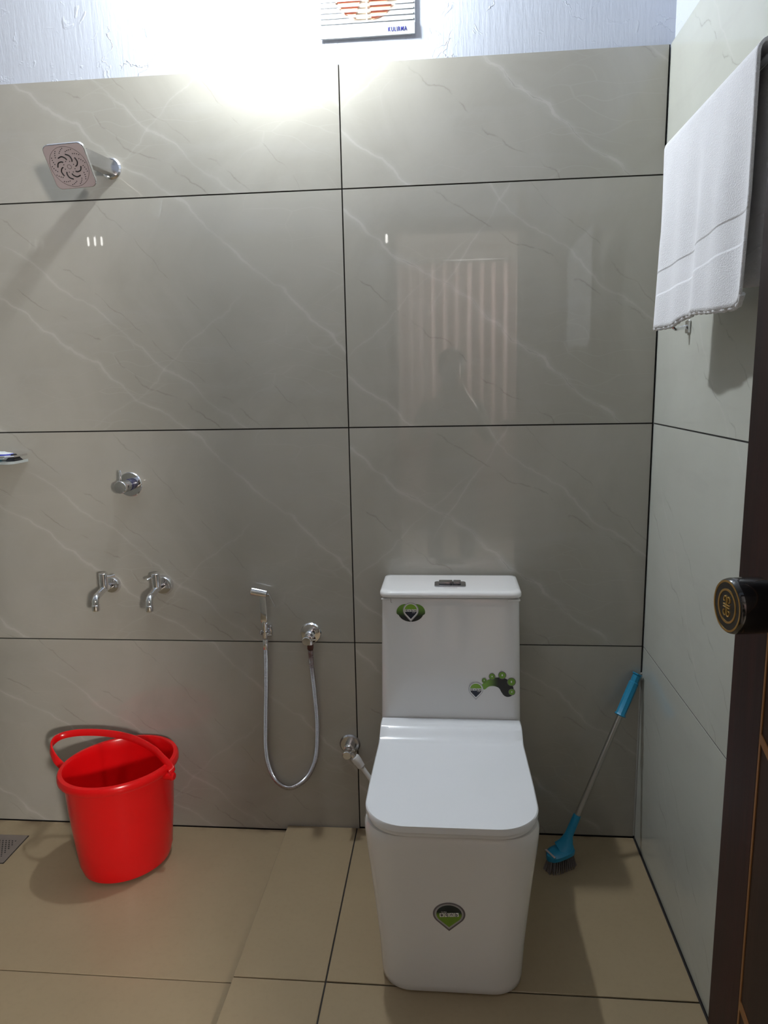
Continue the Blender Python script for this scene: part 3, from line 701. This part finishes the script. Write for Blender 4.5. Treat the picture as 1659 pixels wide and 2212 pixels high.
for sx in (-.11, .11):
    link('seat_hinge', lathe(NB(), [(.010, -.012), (.010, .012)], (sx, -.189, .412), (1, 0, 0), 16), MAT_CHROME, tl, smooth=SM)

# stickers -------------------------------------------------
def grad_mat(name, c_top, c_bot, z0, z1):
    m, nt, b = nmat(name); s = nt.nodes.new('ShaderNodeSeparateXYZ'); nt.links.new(objco(nt), s.inputs[0])
    nt.links.new(mixc(nt, mapr(nt, s.outputs[2], z0, z1), c_bot, c_top), b.inputs['Base Color']); b.inputs['Roughness'].default_value = .25; return m
MG_D = grad_mat('green_to_dark_print', (.006, .018, .020), (.16, .30, .02), -.006, .006)     # dark top
MG_L = grad_mat('dark_to_green_print', (.22, .42, .04), (.004, .012, .03), -.004, .001)      # green top
MAT_SIL = simple('silver_print', (.42, .42, .44), .3, metal=.4); MAT_SILD = simple('dark_silver_print', (.16, .14, .16), .35, metal=.3)
MAT_WHT = simple('white_print', (.82, .82, .80), .4); MAT_DK = simple('dark_print', (.008, .014, .014), .3); MAT_GRN = simple('green_print', (.17, .34, .04), .3, var=.3)
def drop(r, tip, sx=1.0, n=40):
    P = []
    a0 = math.asin(min(1, r/tip)) if tip > r else 0
    for i in range(n+1):
        a = -PI/2 + (PI/2 - a0) + (2*PI - 2*(PI/2-a0))*i/n
        P.append((sx*r*math.cos(a), r*math.sin(a)))
    P.append((0, -tip)); return P
def flat(bm, pts, y0, y1): return poly_extrude(bm, pts, y0, y1, lambda x, y, z: (x, z, y))
def logo(parent, mw, s, dark_top, upside, name='logo_sticker'):
    o = link(name, flat(NB(), drop(.0300*s, .0455*s, 1.22 if upside else 1.0), 0, -.0003), MAT_SILD if upside else MAT_SIL, parent); o.matrix_local = mw
    link('inner_band', flat(NB(), drop(.0268*s, .0400*s, 1.22 if upside else 1.0), -.0002, -.0005), MAT_SIL if upside else MAT_WHT, o)
    link('colour_field', flat(NB(), drop(.0236*s, .0345*s, 1.22 if upside else 1.0), -.0004, -.0007), MG_D if dark_top else MG_L, o)
    a = math.radians(-2.5); L = 'qube'
    base = Matrix.Translation((0, -.0008, -.001*s if not upside else -.0015)) @ (Matrix.Rotation(a, 4, 'Y') if 0 else Matrix.Identity(4))
    if upside: base = base @ Matrix.Rotation(PI - math.radians(4), 4, 'Y')
    cw = .0098*s
    for i, ch in enumerate(L):
        cx = (i-1.5)*cw*1.13
        bm = bx(cx-cw/2, cx+cw/2, -.0003, 0, -cw/2, cw/2)
        q = link('letter_tile', bm, MAT_WHT, o); q.matrix_local = base
        text_obj(ch, cw*1.25, MAT_DK, o, base @ Matrix.Translation((cx, -.0004, (.0006 if ch in 'ue' else (-.0004 if ch == 'b' else .0018))*s)) @ FACE, name='letter', bold=.00025*s)
    text_obj('italia', .0068*s, MAT_SIL, o, base @ Matrix.Translation((.011*s, -.0004, -.0078*s)) @ FACE, name='small_lettering')
    return o
# front of bowl: plane slopes with z
slope = math.atan2(.0045*2, .16)
def bowl_face(x, z): 
    y = -.582 - (z-.10)*.05; return Matrix.Translation((x-TX, y-.0006, z)) @ Matrix.Rotation(math.atan(.05)*1.0, 4, 'X')
logo(tl, bowl_face(.264, .204), .92, True, True)
def tank_face(x, z):
    y = -.186 - (.60-z)*.0467; return Matrix.Translation((x-TX, y-.0007, z)) @ Matrix.Rotation(-math.atan(.045), 4, 'X')
# heart-like leaf cluster behind upper-left sticker
lf = link('leaf_sticker', NB(), MAT_GRN, tl); lf.matrix_local = tank_face(.170, .728)
bpy.data.objects.remove(lf)
bm = NB()
pts = []
for i in range(40):
    a = 2*PI*i/40; r = .0285 + .0050*abs(math.cos(a))**2*(1 if math.sin(a) > -.2 else .3) - .006*max(0, math.sin(a))**6
    pts.append((r*math.cos(a)*1.08, r*math.sin(a)*.88-.002))
lf = link('leaf_sticker', flat(bm, pts, .0003, 0), grad_mat('leaf_print', (.14, .30, .04), (.006, .014, .016), -.016, .012), tl); lf.matrix_local = tank_face(.170, .728)
logo(tl, tank_face(.170, .731) @ Matrix.Translation((0, -.0002, 0)), .66, False, False)
# footprint sticker
def tp(px, py): return (.168+(px-885)*.001156, .729-(py-1322)*.00121)
bm = NB()
outer = [tp(*p) for p in ((1040, 1481), (1046, 1474), (1056, 1468), (1070, 1464), (1082, 1463), (1094, 1466), (1104, 1474), (1109, 1484), (1110, 1494), (1106, 1502), (1097, 1505), (1089, 1502), (1083, 1494), (1078, 1486), (1068, 1482), (1056, 1483), (1046, 1490))]
cx_, cz_ = tp(1075, 1482)
loc_pts = [Vector((a-cx_, b-cz_, 0)) for a, b in outer]; loc_pts = catmull(loc_pts+[loc_pts[0]], 3)[:-1]
fm, fnt, fb = nmat('footprint_print'); s = fnt.nodes.new('ShaderNodeSeparateXYZ'); fnt.links.new(objco(fnt), s.inputs[0])
fnt.links.new(mixc(fnt, mapr(fnt, s.outputs[0], -.035, .004), (.20, .40, .05), (.006, .010, .008)), fb.inputs['Base Color']); fb.inputs['Roughness'].default_value = .3
ft_o = link('footprint_sticker', flat(bm, [(p.x, p.y) for p in loc_pts], .0002, -.0002), fm, tl); ft_o.matrix_local = tank_face(cx_, cz_)
for px, py, r, rx in ((1046, 1470, .0068, .9), (1063, 1461, .0086, .95), (1085, 1458, .0102, 1), (1105, 1472, .0112, 1), (1106, 1494, .0088, 1)):
    a, b = tp(px, py)
    circ = [(a-cx_+rx*r*math.cos(t), b-cz_+r*math.sin(t)) for t in [2*PI*i/24 for i in range(24)]]
    q = link('toe_spot', flat(NB(), circ, -.0001, -.0004), MAT_SILD, ft_o)
    circ = [(a-cx_+rx*r*.86*math.cos(t), b-cz_+r*.86*math.sin(t)) for t in [2*PI*i/24 for i in range(24)]]
    link('toe_fill', flat(NB(), circ, -.0003, -.0006), MAT_GRN, ft_o)
    circ = [(a-cx_+rx*r*.16*math.cos(t), b-cz_+r*.26*math.sin(t)+.0003) for t in [2*PI*i/12 for i in range(12)]]
    link('toe_mark', flat(NB(), circ, -.0005, -.0007), MAT_WHT, ft_o)
lx, lz = tp(1028, 1489)
logo(tl, tank_face(lx, lz) @ Matrix.Translation((0, -.0004, 0)), .62, False, False)
# pen mark
bm = NB(); tube(bm, [(0, 0, .006), (.0003, 0, -.003), (.0025, 0, -.0045)], .0004, 5); pm = link('pen_mark', bm, MAT_DK, tl); pm.matrix_local = tank_face(.120, .754)

# ---------------------------------------------------------------- bucket
def bucket_mat():
    m, nt, b = nmat('red_bucket_plastic')
    nt.links.new(mixc(nt, noise(nt, objco(nt), 6, 3), (.80, .006, .008), (.72, .004, .006)), b.inputs['Base Color'])
    b.inputs['Roughness'].default_value = .22; b.inputs['Specular IOR Level'].default_value = .4
    b.inputs['Subsurface Weight'].default_value = .12; b.inputs['Subsurface Radius'].default_value = (.02, .002, .002); b.inputs['Subsurface Scale'].default_value = .3
    nt.links.new(mapr(nt, noise(nt, objco(nt), 9, 2), .3, .7, .20, .25), b.inputs['Roughness']); return m
MAT_RED = bucket_mat()
BC = (-.640, -.166, ZL)
OVAL = Matrix.Rotation(PI/4, 4, 'Z') @ Matrix.Diagonal((1.045, .925, 1, 1)) @ Matrix.Rotation(-PI/4, 4, 'Z')
bk = thing('bucket', 'glossy red plastic bucket on the floor under the taps', 'bucket', BC)
H = .305
prof = [(0, .004), (.100, .004), (.113, .010), (.1205, .035), (.131, .15), (.1395, H-.022), (.1400, H-.020), (.1505, H-.022), (.1535, H-.018), (.1535, H-.006), (.1500, H), (.1405, H+.001), (.1375, H-.004), (.1355, H-.03), (.127, .15), (.117, .035), (.110, .016), (0, .014)]
bm = lathe(NB(), prof, (0, 0, 0), (0, 0, 1), 72, False, False); bmesh.ops.remove_doubles(bm, verts=bm.verts[:], dist=1e-4); bm.transform(OVAL)
link('tub', bm, MAT_RED, bk, smooth=math.radians(40))
# handle: strap lying back across the mouth
HP = catmull([Vector(p) - Vector(BC) for p in ((-.482,-.190,.262),(-.486,-.186,.284),(-.515,-.170,.303),(-.550,-.148,.316),(-.620,-.112,.325),(-.683,-.090,.325),(-.75,-.078,.323),(-.813,-.080,.320),(-.850,-.100,.316),(-.852,-.135,.306),(-.825,-.165,.288),(-.797,-.172,.264))], 6)
bm = NB(); rings = []; side0 = Vector((0, .35, .94)).normalized()
for i, p in enumerate(HP):
    t = (HP[min(i+1, len(HP)-1)] - HP[max(i-1, 0)]).normalized(); side = (side0 - t*side0.dot(t)).normalized(); out = t.cross(side).normalized()
    rings.append([p + side*.0095*u + out*.0028*v for u, v in ((-1, -.6), (-.8, -1), (.8, -1), (1, -.6), (1, .6), (.8, 1), (-.8, 1), (-1, .6))])
ring_loft(bm, rings)
link('handle', bm, MAT_RED, bk, smooth=math.radians(40))
for p in (HP[0], HP[-1]):
    d = Vector((p.x, p.y, 0)).normalized(); link('pivot', lathe(NB(), [(.011, -.022), (.011, .004), (.008, .007)], p + Vector((0, 0, -.002)), d, 16), MAT_RED, bk, smooth=SM)

# ---------------------------------------------------------------- brush
MAT_TEAL = simple('blue_teal_plastic', (.015, .25, .44), .3, var=.04)
p_top = Vector((.778, -.016, .503)); p_mid1 = Vector((.733, -.040, .392)); p_low = Vector((.604, -.120, .128)); 
dB = (p_top-p_low).normalized()
br = thing('floor_brush', 'long blue-handled scrubbing brush leaning in the corner', 'brush', (.566, -.14, 0))
def loc(p): return Vector(p) - Vector((.566, -.14, 0))
p_mid1 = p_low + dB*(Vector((.733, -.040, .392))-p_low).dot(dB)
Lg = (p_top-p_mid1).length
link('grip', lathe(NB(), [(.0140, -.002), (.0160, .0), (.0130, .004), (.0130, Lg*.78), (.0108, Lg*.80), (.0108, Lg-.006), (.0135, Lg-.003), (.0135, Lg)], loc(p_mid1), dB, 8), MAT_TEAL, br, smooth=SM)
link('pole', lathe(NB(), [(.0072, 0), (.0072, (p_mid1-p_low).length+.01)], loc(p_low - dB*.0), dB, 20), simple('brushed_steel_pole', (.50, .48, .45), .3, metal=1), br, smooth=SM)
# head: socket then flat curved block
sk = NB(); q0 = loc(p_low + dB*.012); q1 = loc(p_low - dB*.045); q2 = loc((.578, -.140, .066)); q3 = loc((.560, -.150, .052))
side = Vector((.75, -.35, 0)).normalized()
rings = []
for p, aw, ah, dd in ((q0, .0105, .0105, dB), (q1, .0115, .0105, dB), (q2, .0210, .010, (dB+Vector((.3, 0, .2))).normalized()), (q3, .0260, .008, Vector((.8, .2, .5)).normalized())):
    xx = side - dd*side.dot(dd); xx.normalize(); yy = dd.cross(xx)
    rings.append([p + xx*aw*math.cos(2*PI*k/16) + yy*ah*math.sin(2*PI*k/16) for k in range(16)])
ring_loft(sk, rings); link('socket', sk, MAT_TEAL, br, smooth=SM)
bd = (Vector((-.86, -.50, 0))).normalized(); bs = Vector((.50, -.86, 0)).normalized()
hb = NB(); ctr0 = loc((.562, -.146, .040)); rings = []
for i in range(13):
    t = -1+2*i/12; hwid = .026*math.sqrt(max(.02, 1-abs(t)**3)); c = ctr0 + bd*t*.042 + Vector((0, 0, .008*(1-t*t) + (.006 if t < 0 else 0)*(-t)))
    rings.append([c + bs*hwid*a + Vector((0, 0, b)) for a, b in ((-1, -.007), (1, -.007), (1, .003), (.6, .008), (-.6, .008), (-1, .003))])
ring_loft(hb, rings); link('brush_block', hb, MAT_TEAL, br, smooth=SM)
bm = NB(); rnd = random.Random(5)
for i in range(13):
    for j in range(7):
        t = -1+2*(i+.5)/13; s2 = -1+2*(j+.5)/7
        hwid = .023*math.sqrt(max(.02, 1-abs(t)**3))
        b0 = ctr0 + bd*t*.038 + bs*s2*hwid + Vector((0, 0, -.006)); e0 = ctr0 + bd*t*.047 + bs*s2*(hwid+.005) + Vector((rnd.uniform(-.001, .001), rnd.uniform(-.001, .001), 0)); e0.z = .0005
        tube(bm, [b0, e0], [.0010, .0017], 5)
bo = link('bristles', bm, simple('grey_bristles', (.20, .18, .18), .6), br); bo['kind'] = 'stuff'
lb = NB(); box(lb, -.0025, .0025, -.020, .020, -.0006, .0006)
link('clip', lb, simple('pale_clip', (.50, .42, .40), .5), br, loc=ctr0 + bd*.034 + Vector((0, 0, .012)), rot=(0, .3, math.atan2(bd.y, bd.x)))

# ---------------------------------------------------------------- towel rail, hook and towel
XT = .708
rl = thing('towel_rail', 'chrome towel rail on the right wall under the white towel', 'towel rail', (W, -.37, 1.725))
RW = XT-W
link('rail_bar', tube(NB(), [(RW, .028, 0), (RW, -.50, 0)], .0075, 14), MAT_CHROME, rl, smooth=SM)
for y in (.012, -.485):
    bmq = lathe(NB(), [(.024, 0), (.024, .005), (.012, .009), (.010, .030), (.010, -RW+.002)], (0, y, 0), (-1, 0, 0), 24); link('post', bmq, MAT_CHROME, rl, smooth=SM)
def towel_mat():
    m, nt, b = nmat('white_terry_cloth'); co = objco(nt)
    nt.links.new(mixc(nt, noise(nt, co, 30, 4), (.78, .78, .82), (.84, .84, .87)), b.inputs['Base Color'])
    b.inputs['Roughness'].default_value = .95; b.inputs['Sheen Weight'].default_value = .3
    s = nt.nodes.new('ShaderNodeSeparateXYZ'); nt.links.new(co, s.inputs[0])
    pile = noise(nt, co, 420, 2); 
    wv = nt.nodes.new('ShaderNodeTexVoronoi'); wv.inputs['Scale'].default_value = 700; nt.links.new(co, wv.inputs['Vector'])
    zz = mth(nt, 'ADD', s.outputs[2], mth(nt, 'MULTIPLY', s.outputs[1], .085))
    band = mth(nt, 'MULTIPLY', mapr(nt, zz, -.280, -.276), mapr(nt, zz, -.236, -.232, 1, 0))
    h = mth(nt, 'ADD', mth(nt, 'MULTIPLY', pile, mth(nt, 'SUBTRACT', 1.0, mth(nt, 'MULTIPLY', band, .6))), mth(nt, 'MULTIPLY', wv.outputs[0], .3))
    h = mth(nt, 'ADD', h, mth(nt, 'MULTIPLY', band, -1.2))
    bump(nt, b, h, .5, .003); return m
MT = towel_mat()
def towel():
    """cloth over the rail: front layer, over the bar, back layer"""
    bm = NB(); ny, nz = 56, 44; y0, y1 = .005, -.43
    def fold(y, z, ph):        # pleats grow downward
        k = min(1, max(0, -z/.18))
        return .006*k*(math.sin((y*27+ph) + 1.5*z) + .5*math.sin(y*61+ph*2)) 
    front = []
    for j in range(nz+1):
        t = j/nz; row = []
        for i in range(ny+1):
            s = i/ny; y = y0 + (y1-y0)*s
            L = .339 + .002*s + .003*math.sin(s*9) - .007*min(1, max(0, (s-.30)/.10)) - .014*max(0, (s-.90)/.10)**2
            z = -L*t
            yy = y + .012*t*(s-.2) + (.020*(t**1.5)*(1-s)*.8)
            row.append((RW - .0140 - .004*t + fold(y, z, .4), yy, z + .004))
        front.append(row)
    arc = []
    for k in range(1, 7):
        a = PI*k/7; arc.append([(RW - .0140*math.cos(a), y0+(y1-y0)*i/ny, .004+.0135*math.sin(a)) for i in range(ny+1)])
    back = []
    for j in range(nz+1):
        t = j/nz; row = []
        for i in range(ny+1):
            s = i/ny; y = y0 + (y1-y0)*s; z = -(.300+.006*math.sin(s*9))*t
            row.append((RW + .0140 + .012*t*t + .7*fold(y, z, 1.4), y - .012*t, z + .004))
        back.append(row)
    rows_ = list(reversed(front)) + arc + back
    vr = [[bm.verts.new(p) for p in r] for r in rows_]
    for a, b in zip(vr[:-1], vr[1:]):
        for i in range(ny): bm.faces.new((a[i], a[i+1], b[i+1], b[i]))
    o = link('towel', bm, MT, None, (W, -.37, 1.7305), smooth=3.1)
    md = o.modifiers.new('thick', 'SOLIDIFY'); md.thickness = .0045; md.offset = -1
    tag(o, 'white terry hand towel folded over the rail on the right wall', 'towel')
    # rolled hem along the front lower edge
    hm = [Vector(p) for p in front[-1]]; hb_ = tube(NB(), hm, [.0042+.0009*math.sin(i*2.4) for i in range(len(hm))], 8)
    link('hem', hb_, MT, o, smooth=3.1)
towel()
hk = thing('robe_hook', 'small chrome hook on the right wall just below the towel', 'hook', (W, -.245, 1.405))
link('plate', bx(-.006, 0, -.012, .012, -.014, .014, .002), MAT_CHROME, hk)
link('peg', tube(NB(), catmull([(-.004, 0, 0), (-.028, 0, -.004), (-.036, 0, .006)], 5), .0045, 10), MAT_CHROME, hk, smooth=SM)

# ---------------------------------------------------------------- soap dish with packet
sd = thing('soap_dish', 'small glass soap shelf at the left edge holding a packet', 'soap dish', (-.985, 0, 1.103))
MAT_GLASS = simple('frosted_grey_glass', (.40, .43, .42), .12, spec=.6)
bm = NB(); ring_loft(bm, [[(x, y, z) for x, y in rrect(-.075, .075, -.085, -.001, (.02, .02, .002, .002), 5)] for z in (-.004, .003)]); link('shelf', bm, MAT_GLASS, sd, smooth=SM)
tube(bm := NB(), [(.072, -.003, .016), (.072, -.065, .016), (.058, -.082, .016), (-.058, -.082, .016), (-.072, -.065, .016), (-.072, -.003, .016)], .003, 8); link('guard_rail', bm, MAT_CHROME, sd, smooth=SM)
pk = thing('sachet', 'crumpled white and blue toiletry sachet on the soap shelf', 'packet', (-.985, -.045, 1.1065))
pm_, pnt, pb = nmat('sachet_print'); s = pnt.nodes.new('ShaderNodeSeparateXYZ'); pnt.links.new(objco(pnt), s.inputs[0])
c = mixc(pnt, mth(pnt, 'MULTIPLY', mapr(pnt, s.outputs[2], .0145, .0150), mapr(pnt, s.outputs[2], .0185, .0190, 1, 0)), (.80, .84, .86), (.03, .04, .35))
c = mixc(pnt, mth(pnt, 'MULTIPLY', mapr(pnt, s.outputs[2], .008, .009, 1, 0), mapr(pnt, s.outputs[0], .028, .030, 1, 0)), c, (.06, .45, .65))
pnt.links.new(c, pb.inputs['Base Color']); pb.inputs['Roughness'].default_value = .3
bm = NB(); R = []
for i in range(25):
    t = i/24; x = -.05 + .108*t; k = math.sin(PI*min(1, max(0, t)))**.35 if 0 < t < 1 else .05
    hz = .0125*k + .0005; hy = .024*(.7+.3*k) if t < .85 else .024*(1-(t-.85)*3)
    R.append([(x + .002*math.sin(a*3), hy*math.cos(a), .013 + hz*math.sin(a) + .0012*math.sin(i*1.7+a*2)*k) for a in [2*PI*q/16 for q in range(16)]])
ring_loft(bm, R); link('pouch', bm, pm_, pk, smooth=3.1)
rz = thing('razor', 'black object tucked behind the sachet on the shelf', 'toiletry', (-.922, -.045, 1.1065))
bm = NB(); ring_loft(bm, [[(-.016, -.02, 0), (.012, -.02, 0), (.012, .02, 0), (-.016, .02, 0)], [(-.004, -.008, .018), (.0, -.008, .018), (.0, .008, .018), (-.004, .008, .018)]])
link('cap', bm, simple('black_plastic', (.008, .009, .012), .35), rz)

# ---------------------------------------------------------------- floor drain
dn = thing('floor_drain', 'square steel floor drain grate at the left edge', 'drain', (-1.052, -.140, ZL))
MAT_STEEL = simple('worn_steel', (.42, .37, .35), .35, metal=.85, var=.1)
link('rim', xf(plate_with_hole(-.062, .062, -.062, .062, .046, 0, .002, 64, .002), Matrix.Rotation(PI/2, 4, 'X')), MAT_STEEL, dn)
bm = NB(); bm2 = NB()
poly_extrude(bm, rrect(-.0615, .0615, -.0615, .0615, (.002,)*4, 2), .0002, .0016)
link('grate', bm, MAT_STEEL, dn)
box(bm2, -.064, .064, -.064, .064, -.0012, .0004); link('edge_gap', bm2, MAT_GROUT, dn)
bm = NB()
for i in range(-4, 5):
    for j in range(-4, 5):
        x, y = i*.0098 + (.0049 if j % 2 else 0), j*.0086
        if abs(x) < .043: lathe(bm, [(.0021, 0), (.0021, .0008)], (x, y, .0014), (0, 0, 1), 8)
link('drain_holes', bm, MAT_HOLE, dn)
